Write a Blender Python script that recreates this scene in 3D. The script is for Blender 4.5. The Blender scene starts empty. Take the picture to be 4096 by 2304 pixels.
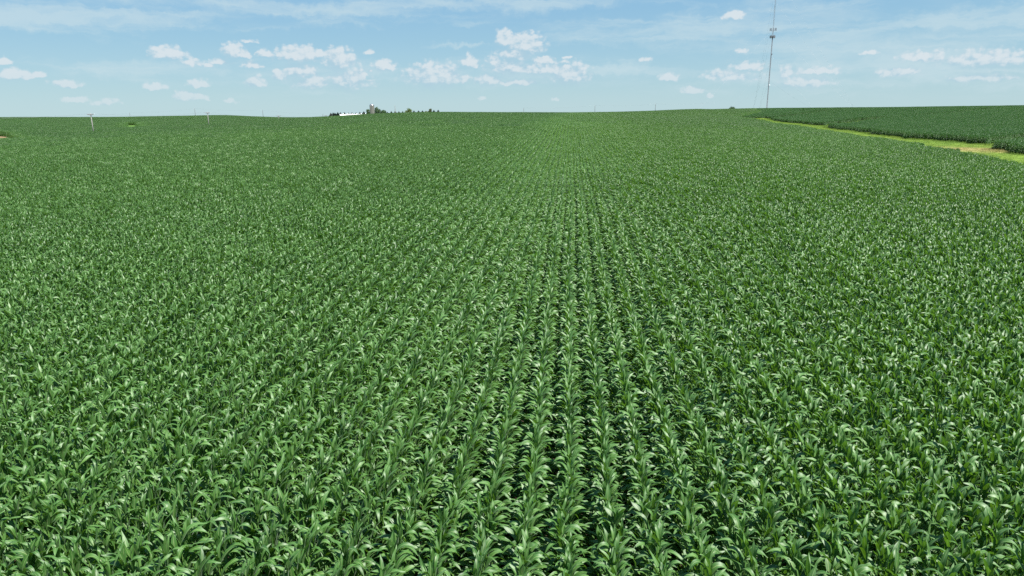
import bpy, bmesh, math, random
import numpy as np
from mathutils import Vector, Matrix

R = math.radians
sc = bpy.context.scene
col = sc.collection
rng = random.Random(7)
nrng = np.random.default_rng(11)

# ------------------------------------------------------------------ camera
CAM_Z = 9.5
F_PX = 2731.0                       # focal length in photograph pixels (24 mm equivalent)
PITCH = math.atan((1152 - 450) / F_PX)
ROLL = R(0.5)
fwd = Vector((0, math.cos(PITCH), -math.sin(PITCH)))
right0 = Vector((1, 0, 0)); up0 = right0.cross(fwd)
c_right = right0 * math.cos(ROLL) - up0 * math.sin(ROLL)
c_up = up0 * math.cos(ROLL) + right0 * math.sin(ROLL)
cam_d = bpy.data.cameras.new('camera'); cam = bpy.data.objects.new('camera', cam_d); col.objects.link(cam)
m = Matrix.Identity(4)
for i in range(3):
    m[i][0], m[i][1], m[i][2] = c_right[i], c_up[i], -fwd[i]
m[2][3] = CAM_Z
cam.matrix_world = m
cam_d.lens = 24; cam_d.sensor_width = 36; cam_d.clip_start = 0.1; cam_d.clip_end = 20000
sc.camera = cam


def ray(x, y):
    return fwd + c_right * ((x - 2048) / F_PX) + c_up * ((1152 - y) / F_PX)


def at(x, y, v):                    # the point on a photograph pixel's ray at forward distance v
    d = ray(x, y)
    return Vector((0, 0, CAM_Z)) + d * (v / d.y)


def project(x, y, z):               # world -> photograph pixels (numpy)
    dx, dy, dz = x, y, z - CAM_Z
    f = dx * fwd.x + dy * fwd.y + dz * fwd.z
    a = dx * c_right.x + dy * c_right.y + dz * c_right.z
    b = dx * c_up.x + dy * c_up.y + dz * c_up.z
    return 2048 + F_PX * a / f, 1152 - F_PX * b / f, f


# ------------------------------------------------------------------ light
SUN_EL, SUN_AZ = R(60), R(125)      # azimuth clockwise from the view direction: right and a little behind
sun_dir = Vector((math.sin(SUN_AZ) * math.cos(SUN_EL), math.cos(SUN_AZ) * math.cos(SUN_EL), math.sin(SUN_EL)))
sd = bpy.data.lights.new('sun', 'SUN'); sd.energy = 4.9; sd.angle = R(0.5); sd.color = (1.0, 0.96, 0.9)
sun = bpy.data.objects.new('sun', sd); col.objects.link(sun)
sun.rotation_euler = sun_dir.to_track_quat('Z', 'Y').to_euler()
sun.location = (60, -40, 120)

sc.view_settings.view_transform = 'Standard'
sc.view_settings.look = 'None'
EXPO = 1.2
sc.view_settings.exposure = EXPO
sc.view_settings.gamma = 1.0
sc.view_settings.use_curve_mapping = False
sc.render.engine = 'CYCLES'
sc.cycles.max_bounces = 6
sc.cycles.diffuse_bounces = 3
sc.cycles.glossy_bounces = 2
sc.cycles.transmission_bounces = 3
sc.cycles.volume_bounces = 0
sc.cycles.transparent_max_bounces = 4
sc.cycles.caustics_reflective = False
sc.cycles.caustics_refractive = False
sc.cycles.use_denoising = False

# ------------------------------------------------------------------ world: clear summer sky, small cumulus, thin cirrus
world = bpy.data.worlds.new('World'); sc.world = world; world.use_nodes = True
nt = world.node_tree; nt.nodes.clear()


class N:                            # tiny node helper
    def __init__(self, tree): self.t = tree

    def node(self, typ, **kw):
        n = self.t.nodes.new(typ)
        for k, v in kw.items(): setattr(n, k, v)
        return n

    def put(self, sock, v):
        if isinstance(v, bpy.types.NodeSocket): self.t.links.new(v, sock)
        elif v is not None: sock.default_value = v

    def math(self, op, a, b=None, c=None, clamp=False):
        n = self.node('ShaderNodeMath', operation=op, use_clamp=clamp)
        for i, v in enumerate((a, b, c)): self.put(n.inputs[i], v)
        return n.outputs[0]

    def vmath(self, op, a, b=None, c=None, out=0):
        n = self.node('ShaderNodeVectorMath', operation=op)
        for i, v in enumerate((a, b, c)): self.put(n.inputs[i], v)
        return n.outputs[out]

    def noise(self, vec, scale, detail=4, rough=0.55, dist=0.0, dim='3D'):
        n = self.node('ShaderNodeTexNoise', noise_dimensions=dim)
        self.put(n.inputs['Vector'], vec)
        n.inputs['Scale'].default_value = scale; n.inputs['Detail'].default_value = detail
        n.inputs['Roughness'].default_value = rough; n.inputs['Distortion'].default_value = dist
        return n.outputs['Fac']

    def step(self, v, a, b, lo=0.0, hi=1.0):
        n = self.node('ShaderNodeMapRange', interpolation_type='SMOOTHSTEP')
        for i, q in enumerate((v, a, b, lo, hi)): self.put(n.inputs[i], q)
        return n.outputs[0]

    def mix(self, f, a, b, blend='MIX'):
        n = self.node('ShaderNodeMix', data_type='RGBA', blend_type=blend)
        self.put(n.inputs[0], f); self.put(n.inputs[6], a); self.put(n.inputs[7], b)
        return n.outputs[2]

    def ramp(self, f, stops):
        n = self.node('ShaderNodeValToRGB'); e = n.color_ramp.elements
        while len(e) < len(stops): e.new(0.5)
        for q, (p, c) in zip(e, stops): q.position = p; q.color = (*c, 1)
        self.put(n.inputs[0], f)
        return n.outputs[0]


SKY_STRENGTH = 0.1
w = N(nt)
sky = w.node('ShaderNodeTexSky', sky_type='NISHITA', sun_disc=False, sun_elevation=SUN_EL, sun_rotation=SUN_AZ,
             altitude=300, air_density=1.0, dust_density=0.6, ozone_density=1.6)
tc = w.node('ShaderNodeTexCoord')
sep = w.node('ShaderNodeSeparateXYZ'); nt.links.new(tc.outputs['Generated'], sep.inputs[0])
az = w.math('ARCTAN2', sep.outputs[0], sep.outputs[1])
el = w.math('ARCSINE', sep.outputs[2])
cmb = w.node('ShaderNodeCombineXYZ'); nt.links.new(az, cmb.inputs[0]); nt.links.new(el, cmb.inputs[1])
q = cmb.outputs[0]                                   # (azimuth, elevation) of the direction, radians


def azel(x, y):
    d = ray(x, y).normalized()
    return math.atan2(d.x, d.y), math.asin(d.z)


# cumulus puffs: photograph centre, half width, half height, weight
PUFFS = [(672, 208, 55, 22, 1), (930, 195, 40, 26, 1), (970, 213, 30, 14, .9), (998, 163, 28, 8, .5), (1065, 211, 28, 16, .8),
         (751, 245, 40, 14, .6), (890, 241, 42, 12, .75), (835, 261, 18, 9, .75), (1005, 253, 33, 18, .85),
         (1192, 211, 80, 28, .95), (1288, 207, 28, 12, .9), (1351, 227, 55, 42, 1), (1200, 274, 60, 30, 1), (1121, 294, 35, 22, .9),
         (1240, 318, 70, 28, .9), (1391, 306, 80, 45, .85), (1021, 322, 38, 22, .6), (1478, 205, 18, 10, .7), (1538, 258, 40, 22, 1),
         (1486, 284, 14, 7, .8), (1733, 294, 105, 45, 1), (1876, 242, 30, 28, .95), (1856, 310, 20, 20, .7),
         (2019, 147, 38, 32, 1), (2094, 168, 70, 42, 1), (2066, 202, 75, 35, .95), (1976, 234, 28, 20, 1), (2035, 255, 85, 35, .95),
         (2153, 268, 60, 26, 1.1), (2174, 237, 40, 14, 1), (2268, 286, 75, 42, .9), (1957, 314, 55, 22, .9), (2066, 324, 75, 14, .85),
         (2268, 229, 22, 5, .8), (56, 294, 45, 18, 1), (151, 296, 18, 9, .75), (8, 242, 20, 14, .8), (262, 330, 42, 12, .85),
         (298, 395, 32, 10, .85), (421, 405, 45, 11, .55), (620, 344, 35, 12, .75), (795, 330, 33, 14, .9), (755, 378, 48, 16, .9),
         (823, 398, 14, 7, .6), (926, 400, 20, 8, .65), (2934, 60, 38, 14, 1), (2972, 200, 20, 10, .7), (2580, 237, 20, 9, .55),
         (2676, 306, 35, 15, .85), (2771, 358, 40, 15, .95), (2835, 383, 16, 8, .8), (2930, 298, 90, 22, .95), (2994, 262, 50, 16, .8),
         (3479, 208, 26, 9, .75), (3209, 322, 85, 25, 1), (3145, 286, 35, 25, .8), (3272, 278, 70, 15, .8), (3606, 282, 65, 16, .9),
         (3685, 222, 60, 20, .85), (3956, 230, 130, 30, .9), (3924, 302, 95, 18, .85), (2219, 393, 18, 9, .65), (1930, 392, 16, 7, .55)]
# cirrus streaks: centre, half width, half height, weight
CIRRUS = [(100, 60, 420, 42, 1), (500, 55, 420, 24, .9), (950, 15, 500, 24, .8), (1300, 40, 450, 26, .9), (1900, 12, 600, 26, .9),
          (1500, 85, 300, 14, .5), (2700, 120, 420, 45, .9), (3050, 90, 420, 50, .7), (3300, 150, 420, 40, .7), (3900, 70, 360, 30, .9),
          (3600, 180, 520, 40, .9), (3600, 250, 620, 45, 1), (2450, 275, 300, 22, .7), (700, 285, 500, 26, .55), (1900, 180, 130, 8, .7),
          (3400, 330, 500, 30, .5), (3750, 290, 420, 40, .8), (3150, 300, 300, 32, .7), (1250, 290, 300, 45, .5), (2100, 290, 320, 40, .5)]
# the same kind of sky goes on around the rest of the horizon
r2 = random.Random(5)
for k in range(26):
    a = r2.uniform(R(44), R(316))
    PUFFS.append(('d', a, R(r2.uniform(2, 9)), R(r2.uniform(.6, 2.2)), R(r2.uniform(.3, .8)), r2.uniform(.6, 1)))
for k in range(12):
    a = r2.uniform(R(44), R(316))
    CIRRUS.append(('d', a, R(r2.uniform(4, 14)), R(r2.uniform(5, 14)), R(r2.uniform(.5, 1.1)), r2.uniform(.6, 1)))

warp = w.node('ShaderNodeTexNoise', noise_dimensions='2D'); nt.links.new(q, warp.inputs['Vector'])
warp.inputs['Scale'].default_value = 60; warp.inputs['Detail'].default_value = 4; warp.inputs['Roughness'].default_value = .62
wv = w.vmath('SUBTRACT', warp.outputs['Color'], (0.5, 0.5, 0.5))
qw = w.vmath('MULTIPLY_ADD', wv, (0.016, 0.009, 0.0), q)


def field(lst, coord, flat=False):
    acc = None; low = None
    for p in lst:
        if p[0] == 'd':
            _, a, e, rx, ry, wt = p
            if a > math.pi: a -= 2 * math.pi
        else:
            x, y, hw, hh, wt = p
            a, e = azel(x, y); rx, ry = hw / 2860, hh / 2860
            if flat and x > 2900 and y > 190: wt *= .8          # thinner cloud at right
        rx *= 1.5 if rx > .016 else 1.35; ry *= 1.7 if rx > .016 else 1.5
        if flat: e -= .3 * ry
        s = (1 / rx, 1 / ry, 0)
        v = w.vmath('MULTIPLY_ADD', coord, s, (-a / rx, -e / ry, 0))
        if flat: v = w.vmath('MAXIMUM', v, w.vmath('MULTIPLY', v, (-1, -1.6, 1)))      # billowing above, flatter below
        ln = w.vmath('LENGTH', v, out=1)
        f = w.math('MULTIPLY_ADD', ln, -wt, wt)
        acc = f if acc is None else w.math('SMOOTH_MAX', acc, f, 0.12)
    return acc


dens = field(PUFFS, qw, True)
billow = w.noise(w.vmath('MULTIPLY', q, (1, 1.35, 1)), 75, 5, .62)
fine = w.noise(w.vmath('MULTIPLY', q, (1, 1.3, 1)), 300, 3, .6)
vor = w.node('ShaderNodeTexVoronoi', feature='SMOOTH_F1', voronoi_dimensions='2D'); vor.inputs['Scale'].default_value = 130; vor.inputs['Smoothness'].default_value = .35
nt.links.new(w.vmath('MULTIPLY', w.vmath('MULTIPLY_ADD', wv, (.006, .006, 0), q), (1, 1.25, 1)), vor.inputs['Vector'])
cauli = w.math('MULTIPLY_ADD', vor.outputs['Distance'], -.42, .19)
nz_ = w.math('ADD', cauli, w.math('ADD', w.math('MULTIPLY_ADD', billow, .62, -.31), w.math('MULTIPLY_ADD', fine, .24, -.12)))
d2 = w.math('ADD', dens, nz_)
# light from above: compare with the cloud mass a little higher and towards the sun
qup = w.vmath('ADD', qw, (0.004, 0.0085, 0))
above = field(PUFFS[:63], qup, True)
bil2 = w.noise(w.vmath('MULTIPLY', w.vmath('ADD', q, (0.0035, 0.005, 0)), (1, 1.35, 1)), 75, 5, .62)
rel = w.math('ADD', w.math('MULTIPLY', w.math('SUBTRACT', billow, bil2), 1.1), w.math('MULTIPLY', w.math('SUBTRACT', dens, above), .55))
lit = w.step(w.math('ADD', rel, w.math('MULTIPLY', cauli, .6)), -.16, .32)
soft = w.step(w.math('SUBTRACT', dens, above), -.15, .25, .95, .38)                 # crisp tops, soft bases
cum = w.math('MULTIPLY', w.step(d2, -.06, soft), w.step(dens, -.25, .15))
cirn = w.noise(w.vmath('MULTIPLY', qw, (1, 6.5, 1)), 9, 6, .62, .6)
cirf = field(CIRRUS, w.vmath('MULTIPLY_ADD', wv, (0.05, 0.02, 0), q))
cir = w.step(w.math('ADD', w.math('MULTIPLY', cirf, .6), w.math('MULTIPLY_ADD', cirn, 1.5, -.78)), -.10, .62)

K = 1.0 / (SKY_STRENGTH * 2 ** EXPO)
KV = lambda r_, g_, b_: (r_ * K, g_ * K, b_ * K, 1)
# summer haze: pale towards the horizon, deeper blue overhead, the same all round
hz = w.ramp(w.math('DIVIDE', el, math.pi / 2, clamp=True), [(0, (.50, .70, .765)), (.02, (.43, .645, .735)), (.06, (.325, .565, .725)), (.09, (.275, .52, .73)), (.25, (.19, .42, .67)), (1, (.11, .29, .56))])
hz = w.vmath('SCALE', hz); hz.node.inputs['Scale'].default_value = K
base = w.mix(.82, w.mix(1.0, sky.outputs[0], (0.46, 0.52, 0.56, 1), 'MULTIPLY'), hz)
c1 = w.mix(w.math('MULTIPLY', cir, .62), base, KV(.60, .745, .80))
ccol = w.mix(lit, KV(.435, .62, .735), KV(.71, .785, .83))
c2 = w.mix(w.math('MULTIPLY', cum, w.step(el, .005, .07, .5, .9)), c1, ccol)
bg = w.node('ShaderNodeBackground'); bg.inputs[1].default_value = SKY_STRENGTH
nt.links.new(c2, bg.inputs[0])
wo = w.node('ShaderNodeOutputWorld'); nt.links.new(bg.outputs[0], wo.inputs[0])
world.cycles.sampling_method = 'MANUAL'; world.cycles.sample_map_resolution = 512

# ------------------------------------------------------------------ terrain
CROP = 2.0
ctrl = [(0, -50, -.6), (60, -50, 0), (-80, -50, -.8), (0, 0, .22), (0, 20, .45), (-50, 20, .3), (45, 30, .45), (0, 50, .95), (-50, 80, .8), (-110, 120, .7),
        (60, 80, .8), (9, 100, 1.8), (17, 200, 3.7), (26, 300, 6.0), (33, 380, 7.1), (36, 430, 7.2), (43, 520, 6.8), (52, 650, 5.3),
        (75, 280, 4.0), (107, 400, 6.2), (150, 560, 8.9), (170, 660, 8.4),
        (187, 510, 3.5), (215, 545, 4.8), (235, 650, 9.4), (262, 730, 9.0), (330, 640, 9.3), (340, 550, 8.6), (378, 520, 9.4), (430, 600, 9.4),
        (260, 450, 4.3), (206, 400, 3.5), (161, 260, 1.7), (218, 300, 2.7), (290, 400, 5.3), (142, 190, 1.2), (116, 168, 1.0), (200, 215, 1.6),
        (100, 140, .9), (97, 60, .6), (160, 100, 1.5), (300, 200, 4),
        (65, 89, .8), (75, 121, .9), (92, 170, 1.0), (108, 225, 1.2), (125, 290, 1.5), (140, 340, 2.0), (152, 400, 2.4), (165, 450, 2.8),
        (168, 490, 3.2),
        (-168, 850, 4.5), (-120, 850, 5.0), (-79, 400, 7.4), (-111, 420, 6.1), (-140, 540, 5.0), (-180, 680, 4.2), (-35, 400, 7.9),
        (-38, 460, 7.8), (-60, 650, 6), (-157.6, 265, 1.76), (-148, 344, 3.2), (-142, 430, 5.0), (-221, 410, 3.9), (-160, 300, 2.6),
        (-154, 212, 1.3), (-190, 260, 1.9), (-366, 900, 7.2), (-672, 1150, 5.9), (-835, 1150, 8.3), (-251, 900, 3.2), (-302, 900, 3.9),
        (-350, 600, 2.5), (-363, 500, 2.0), (-579, 904, 6.3), (-528, 904, 6.3), (-490, 904, 6.2), (-448, 904, 6.5), (-410, 908, 6.9), (-327, 1028, 3.2),
        (0, 416, 7.55), (51, 408, 7.2), (93, 580, 7.25), (124, 580, 8.15),
        (-900, 1500, 0), (-300, 1300, 0), (300, 1000, 5), (600, 1000, 5), (800, 500, 6), (600, 100, 4), (300, -50, 2), (-400, 100, 0),
        (-400, -50, 0), (-800, 600, 3), (0, 1000, 3)]
cp = np.array(ctrl, float)
S = 100.0


def tps_u(r2_):
    return np.where(r2_ > 1e-12, 0.5 * r2_ * np.log(np.maximum(r2_, 1e-12)), 0.0)


def tps_fit(p):
    n = len(p); xy = p[:, :2] / S
    d = ((xy[:, None] - xy[None]) ** 2).sum(2)
    A = np.zeros((n + 3, n + 3)); A[:n, :n] = tps_u(d) + np.eye(n) * 0.002
    A[:n, n] = 1; A[:n, n + 1:] = xy; A[n, :n] = 1; A[n + 1:, :n] = xy.T
    b = np.zeros(n + 3); b[:n] = p[:, 2]
    return np.linalg.solve(A, b)


tw = tps_fit(cp)


def ground(x, y):
    x = np.asarray(x, float); y = np.asarray(y, float)
    shp = np.broadcast(x, y).shape
    X = np.broadcast_to(x, shp).ravel(); Y = np.broadcast_to(y, shp).ravel()
    out = np.empty(X.size)
    for s in range(0, X.size, 20000):
        xs, ys = X[s:s + 20000] / S, Y[s:s + 20000] / S
        d = (xs[:, None] - cp[None, :, 0] / S) ** 2 + (ys[:, None] - cp[None, :, 1] / S) ** 2
        out[s:s + 20000] = tps_u(d) @ tw[:len(cp)] + tw[len(cp)] + tw[len(cp) + 1] * xs + tw[len(cp) + 2] * ys
    r = np.hypot(X, Y)
    t = np.clip((r - 1250) / 1000, 0, 1); t = t * t * (3 - 2 * t)
    out = np.clip(out, -30, 14) * (1 - t) - 30 * t
    return out.reshape(shp)


def gz(x, y): return float(ground(x, y))


# ------------------------------------------------------------------ object helpers
def tag(o, label=None, cat=None, group=None, kind=None):
    if label: o['label'] = label
    if cat: o['category'] = cat
    if group: o['group'] = group
    if kind: o['kind'] = kind
    return o


def empty(name, loc, rz=0.0):
    o = bpy.data.objects.new(name, None); o.empty_display_size = 0.3
    o.location = loc; o.rotation_euler = (0, 0, rz); col.objects.link(o)
    return o


def link(name, me, parent=None, loc=None, rot=None):
    o = bpy.data.objects.new(name, me); col.objects.link(o)
    if parent is not None: o.parent = parent
    if loc is not None: o.location = loc
    if rot is not None: o.rotation_euler = rot
    return o


class MB:                           # mesh builder
    def __init__(self): self.v = []; self.f = []; self.uv = []; self.att = []

    def add(self, vs, fs):
        b = len(self.v); self.v += [tuple(p) for p in vs]; self.f += [tuple(i + b for i in f) for f in fs]

    def box(self, c, s, rz=0.0):
        x, y, z = s[0] / 2, s[1] / 2, s[2] / 2
        ca, sa = math.cos(rz), math.sin(rz)
        vs = []
        for k in (-1, 1):
            for j in (-1, 1):
                for i in (-1, 1):
                    a, b = i * x, j * y
                    vs.append((c[0] + a * ca - b * sa, c[1] + a * sa + b * ca, c[2] + k * z))
        self.add(vs, [(0, 2, 3, 1), (4, 5, 7, 6), (0, 1, 5, 4), (2, 6, 7, 3), (0, 4, 6, 2), (1, 3, 7, 5)])

    def tube(self, pts, rad, seg=8, cap=True):
        pts = [Vector(p) for p in pts]; n = len(pts)
        if not hasattr(rad, '__len__'): rad = [rad] * n
        vs = []
        for i, p in enumerate(pts):
            t = (pts[min(i + 1, n - 1)] - pts[max(i - 1, 0)]).normalized()
            a = t.orthogonal().normalized() if i == 0 else (a - t * a.dot(t)).normalized()
            b = t.cross(a)
            for k in range(seg):
                g = 2 * math.pi * k / seg
                vs.append(p + (a * math.cos(g) + b * math.sin(g)) * rad[i])
        fs = []
        for i in range(n - 1):
            for k in range(seg):
                k2 = (k + 1) % seg
                fs.append((i * seg + k, i * seg + k2, (i + 1) * seg + k2, (i + 1) * seg + k))
        if cap:
            fs.append(tuple(range(seg))[::-1]); fs.append(tuple((n - 1) * seg + k for k in range(seg)))
        self.add(vs, fs)

    def lathe(self, prof, seg=32, c=(0, 0, 0)):
        vs = []; n = len(prof)
        for r, z in prof:
            for k in range(seg):
                g = 2 * math.pi * k / seg
                vs.append((c[0] + r * math.cos(g), c[1] + r * math.sin(g), c[2] + z))
        fs = [(i * seg + k, i * seg + (k + 1) % seg, (i + 1) * seg + (k + 1) % seg, (i + 1) * seg + k)
              for i in range(n - 1) for k in range(seg)]
        self.add(vs, fs)

    def mesh(self, name, mat, smooth=False):
        me = bpy.data.meshes.new(name); me.from_pydata(self.v, [], self.f)
        if mat: me.materials.append(mat)
        if smooth: me.polygons.foreach_set('use_smooth', [True] * len(me.polygons))
        me.update()
        return me

    def build(self, name, mat, parent=None, smooth=False):
        return link(name, self.mesh(name, mat, smooth), parent)


# ------------------------------------------------------------------ materials
def new_mat(name):
    mt = bpy.data.materials.new(name); mt.use_nodes = True
    mt.node_tree.nodes.clear()
    return mt, N(mt.node_tree)


def finish(n, shader):
    o = n.node('ShaderNodeOutputMaterial'); n.t.links.new(shader, o.inputs[0])


def principled(n, colr, rough=.6, spec=.4, metal=0.0, bump=None):
    p = n.node('ShaderNodeBsdfPrincipled')
    n.put(p.inputs['Base Color'], colr); n.put(p.inputs['Roughness'], rough)
    n.put(p.inputs['Specular IOR Level'], spec); n.put(p.inputs['Metallic'], metal)
    if bump is not None: n.t.links.new(bump, p.inputs['Normal'])
    return p.outputs[0]


def bumpn(n, h, strength=.4, dist=.05):
    b = n.node('ShaderNodeBump'); n.put(b.inputs['Height'], h)
    b.inputs['Strength'].default_value = strength; b.inputs['Distance'].default_value = dist
    return b.outputs[0]


def simple(name, colr, rough=.6, spec=.3, metal=0.0, var=.15, scale=3.0):
    mt, n = new_mat(name)
    g = n.node('ShaderNodeTexCoord').outputs['Object']
    f = n.noise(g, scale, 5, .6)
    c = n.mix(f, tuple(c * (1 - var) for c in colr) + (1,), tuple(min(1, c * (1 + var)) for c in colr) + (1,))
    finish(n, principled(n, c, rough, spec, metal, bumpn(n, f, .15, .02)))
    return mt


def leaf_material(name, dark, mid, light, trans, rough=.42, spec=.5, tmix=.28, midrib=True, sheen=0.0):
    mt, n = new_mat(name)
    rnd = n.node('ShaderNodeObjectInfo').outputs['Random']
    lv = n.node('ShaderNodeAttribute', attribute_name='lv').outputs['Fac']
    pos = n.node('ShaderNodeNewGeometry').outputs['Position']
    big = n.noise(pos, .035, 3, .5)
    f = n.math('ADD', n.math('MULTIPLY', lv, .55), n.math('MULTIPLY', rnd, .25))
    f = n.math('ADD', f, n.math('MULTIPLY_ADD', big, .5, -.15), clamp=True)
    c = n.ramp(f, [(0, dark), (.5, mid), (1, light)])
    if midrib:
        uv = n.node('ShaderNodeUVMap').outputs[0]
        sx = n.node('ShaderNodeSeparateXYZ'); n.t.links.new(uv, sx.inputs[0])
        a = n.math('ABSOLUTE', n.math('SUBTRACT', sx.outputs[0], .5))
        rib = n.step(a, .02, .075, 1, 0)
        stripe = n.noise(n.vmath('MULTIPLY', uv, (38, 1.2, 0)), 1.0, 2, .5)
        c = n.mix(n.math('MULTIPLY_ADD', stripe, .5, -.2, clamp=True), c, light + (1,))
        c = n.mix(n.math('MULTIPLY', rib, .6), c, (.28, .36, .14, 1))
    p = principled(n, c, rough, spec)
    p.node.inputs['Sheen Weight'].default_value = sheen; p.node.inputs['Sheen Roughness'].default_value = .45; p.node.inputs['Sheen Tint'].default_value = (.85, 1, .85, 1)
    tr = n.node('ShaderNodeBsdfTranslucent'); n.put(tr.inputs[0], n.mix(.5, trans + (1,), c, 'MIX'))
    ms = n.node('ShaderNodeMixShader'); ms.inputs[0].default_value = tmix
    n.t.links.new(p, ms.inputs[1]); n.t.links.new(tr.outputs[0], ms.inputs[2])
    finish(n, ms.outputs[0])
    return mt


M = {}
CORN_C = (.016, .070, .006), (.042, .136, .013), (.086, .198, .034), (.22, .48, .012)
M['corn'] = leaf_material('corn_leaf', *CORN_C, rough=.57, spec=1.0, tmix=.26, sheen=.07)
M['stalk'] = simple('corn_stalk', (.10, .20, .04), .5, .4, var=.25, scale=9)
M['far_corn'] = leaf_material('corn_leaf_far', *[tuple(k_ * .87 for k_ in c_) for c_ in CORN_C], rough=.57, spec=1.0, tmix=.26, sheen=.07, midrib=False)  # colours darkened to stand in for self-shadow the coarse far leaves lack
M['dark_corn'] = leaf_material('corn_leaf_dark_hybrid', (.018, .066, .013), (.038, .116, .023), (.068, .160, .042), (.14, .34, .025), rough=.52, spec=.7, tmix=.24, sheen=.03, midrib=False)
M['broad'] = leaf_material('tree_leaf', (.018, .045, .014), (.035, .080, .022), (.060, .115, .030), (.10, .20, .02), .5, .35, .22, False)
M['olive'] = leaf_material('willow_leaf', (.050, .080, .018), (.080, .120, .028), (.11, .15, .035), (.18, .26, .03), .5, .35, .25, False)
M['brownleaf'] = leaf_material('maple_leaf', (.035, .048, .020), (.055, .070, .028), (.075, .090, .038), (.10, .14, .03), .55, .3, .2, False)
M['needle'] = leaf_material('spruce_needle', (.012, .026, .020), (.022, .042, .030), (.035, .058, .042), (.03, .06, .03), .6, .25, .08, False)
M['grey_needle'] = leaf_material('cedar_needle', (.05, .06, .05), (.075, .085, .075), (.10, .11, .10), (.07, .08, .06), .6, .25, .08, False)
M['bark'] = simple('bark', (.10, .075, .05), .9, .1, var=.4, scale=2)
M['concrete'] = simple('silo_concrete', (.15, .147, .14), .85, .2, var=.14, scale=.8)
M['steel'] = simple('galvanised_steel', (.55, .56, .57), .5, .5, .35, var=.1)
M['dome'] = simple('dome_metal', (.40, .40, .40), .35, .6, .8, var=.06)
M['mast'] = simple('mast_steel', (.33, .32, .34), .55, .4, .2, var=.12)
M['cable'] = simple('dark_cable', (.12, .12, .13), .6, .3, var=.1)
M['antenna'] = simple('antenna_grey', (.22, .23, .25), .5, .4, var=.1)
M['white'] = simple('white_paint', (.8, .8, .8), .5, .4, var=.04)
M['roofwhite'] = simple('white_metal_roof', (.82, .82, .80), .38, .5, var=.04, scale=.5)
M['red'] = simple('barn_red', (.16, .045, .035), .8, .2, var=.2, scale=1.5)
M['wood'] = simple('weathered_pole', (.27, .26, .25), .85, .2, var=.2, scale=2)
M['tarred'] = simple('dark_pole', (.09, .085, .08), .8, .2, var=.2)
M['arm'] = simple('crossarm_wood', (.25, .23, .22), .85, .2, var=.2)
M['insul'] = simple('insulator', (.35, .33, .32), .3, .5, var=.1)
M['wire'] = simple('wire_alu', (.30, .31, .33), .5, .4, .3, var=.05)

mt, n = new_mat('field_soil')
pos = n.node('ShaderNodeNewGeometry').outputs['Position']
f1 = n.noise(pos, .9, 6, .65); f2 = n.noise(pos, .03, 3, .5)
c = n.ramp(n.math('ADD', n.math('MULTIPLY', f1, .7), n.math('MULTIPLY', f2, .3)), [(.25, (.022, .017, .012)), (.5, (.038, .029, .02)), (.8, (.065, .05, .034))])
finish(n, principled(n, c, .95, .1, bump=bumpn(n, f1, .6, .06)))
M['soil'] = mt

mt, n = new_mat('bare_soil')
pos = n.node('ShaderNodeNewGeometry').outputs['Position']
f1 = n.noise(pos, .5, 5, .6)
c = n.ramp(f1, [(.3, (.13, .10, .05)), (.6, (.22, .16, .09)), (.8, (.12, .15, .04))])
finish(n, principled(n, c, .95, .1, bump=bumpn(n, f1, .6, .06)))
M['bare'] = mt


def grass_mat(name, blade):
    mt, n = new_mat(name)
    pos = n.node('ShaderNodeNewGeometry').outputs['Position']
    f1 = n.noise(pos, .45, 5, .6); f2 = n.noise(pos, .06, 4, .6)
    c = n.ramp(n.math('ADD', n.math('MULTIPLY', f1, .5), n.math('MULTIPLY', f2, .5)),
               [(.3, (.10, .18, .028)), (.5, (.15, .235, .036)), (.68, (.20, .26, .05)), (.85, (.27, .28, .08))])
    # dry mown hay lying where the two waterways meet
    d = n.vmath('LENGTH', n.vmath('MULTIPLY_ADD', pos, (1 / 10, 1 / 17, 0), (-98 / 10, -148 / 17, 0)), out=1)
    hay = n.step(n.math('ADD', d, n.math('MULTIPLY_ADD', n.noise(pos, .22, 4, .7), 2.0, -1.0)), .95, .25)
    c = n.mix(n.math('MULTIPLY', hay, .8), c, (.36, .30, .13, 1))
    if blade:
        p = principled(n, c, .6, .25)
        tr = n.node('ShaderNodeBsdfTranslucent'); n.put(tr.inputs[0], c)
        ms = n.node('ShaderNodeMixShader'); ms.inputs[0].default_value = .3
        n.t.links.new(p, ms.inputs[1]); n.t.links.new(tr.outputs[0], ms.inputs[2]); finish(n, ms.outputs[0])
    else:
        finish(n, principled(n, c, .9, .1, bump=bumpn(n, f1, .8, .08)))
    return mt


M['weedy'] = simple('weedy_strip', (.07, .14, .028), .9, .1, var=.3, scale=.3)
M['grass'] = grass_mat('waterway_grass', False)
M['blade'] = grass_mat('grass_blade', True)

# ------------------------------------------------------------------ fields: where corn grows
def poly_in(px, py, P):
    px = np.asarray(px); inside = np.zeros(px.shape, bool); k = len(P)
    for i in range(k):
        x0, y0 = P[i]; x1, y1 = P[(i + 1) % k]
        if y0 == y1: continue
        c_ = ((y0 > py) != (y1 > py)) & (px < (x1 - x0) * (py - y0) / (y1 - y0) + x0)
        inside ^= c_
    return inside


def seg_dist(px, py, L):
    d = np.full(np.shape(px), 1e9)
    for (x0, y0), (x1, y1) in zip(L[:-1], L[1:]):
        dx, dy = x1 - x0, y1 - y0
        t = np.clip(((px - x0) * dx + (py - y0) * dy) / (dx * dx + dy * dy), 0, 1)
        d = np.minimum(d, np.hypot(px - x0 - t * dx, py - y0 - t * dy))
    return d


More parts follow.
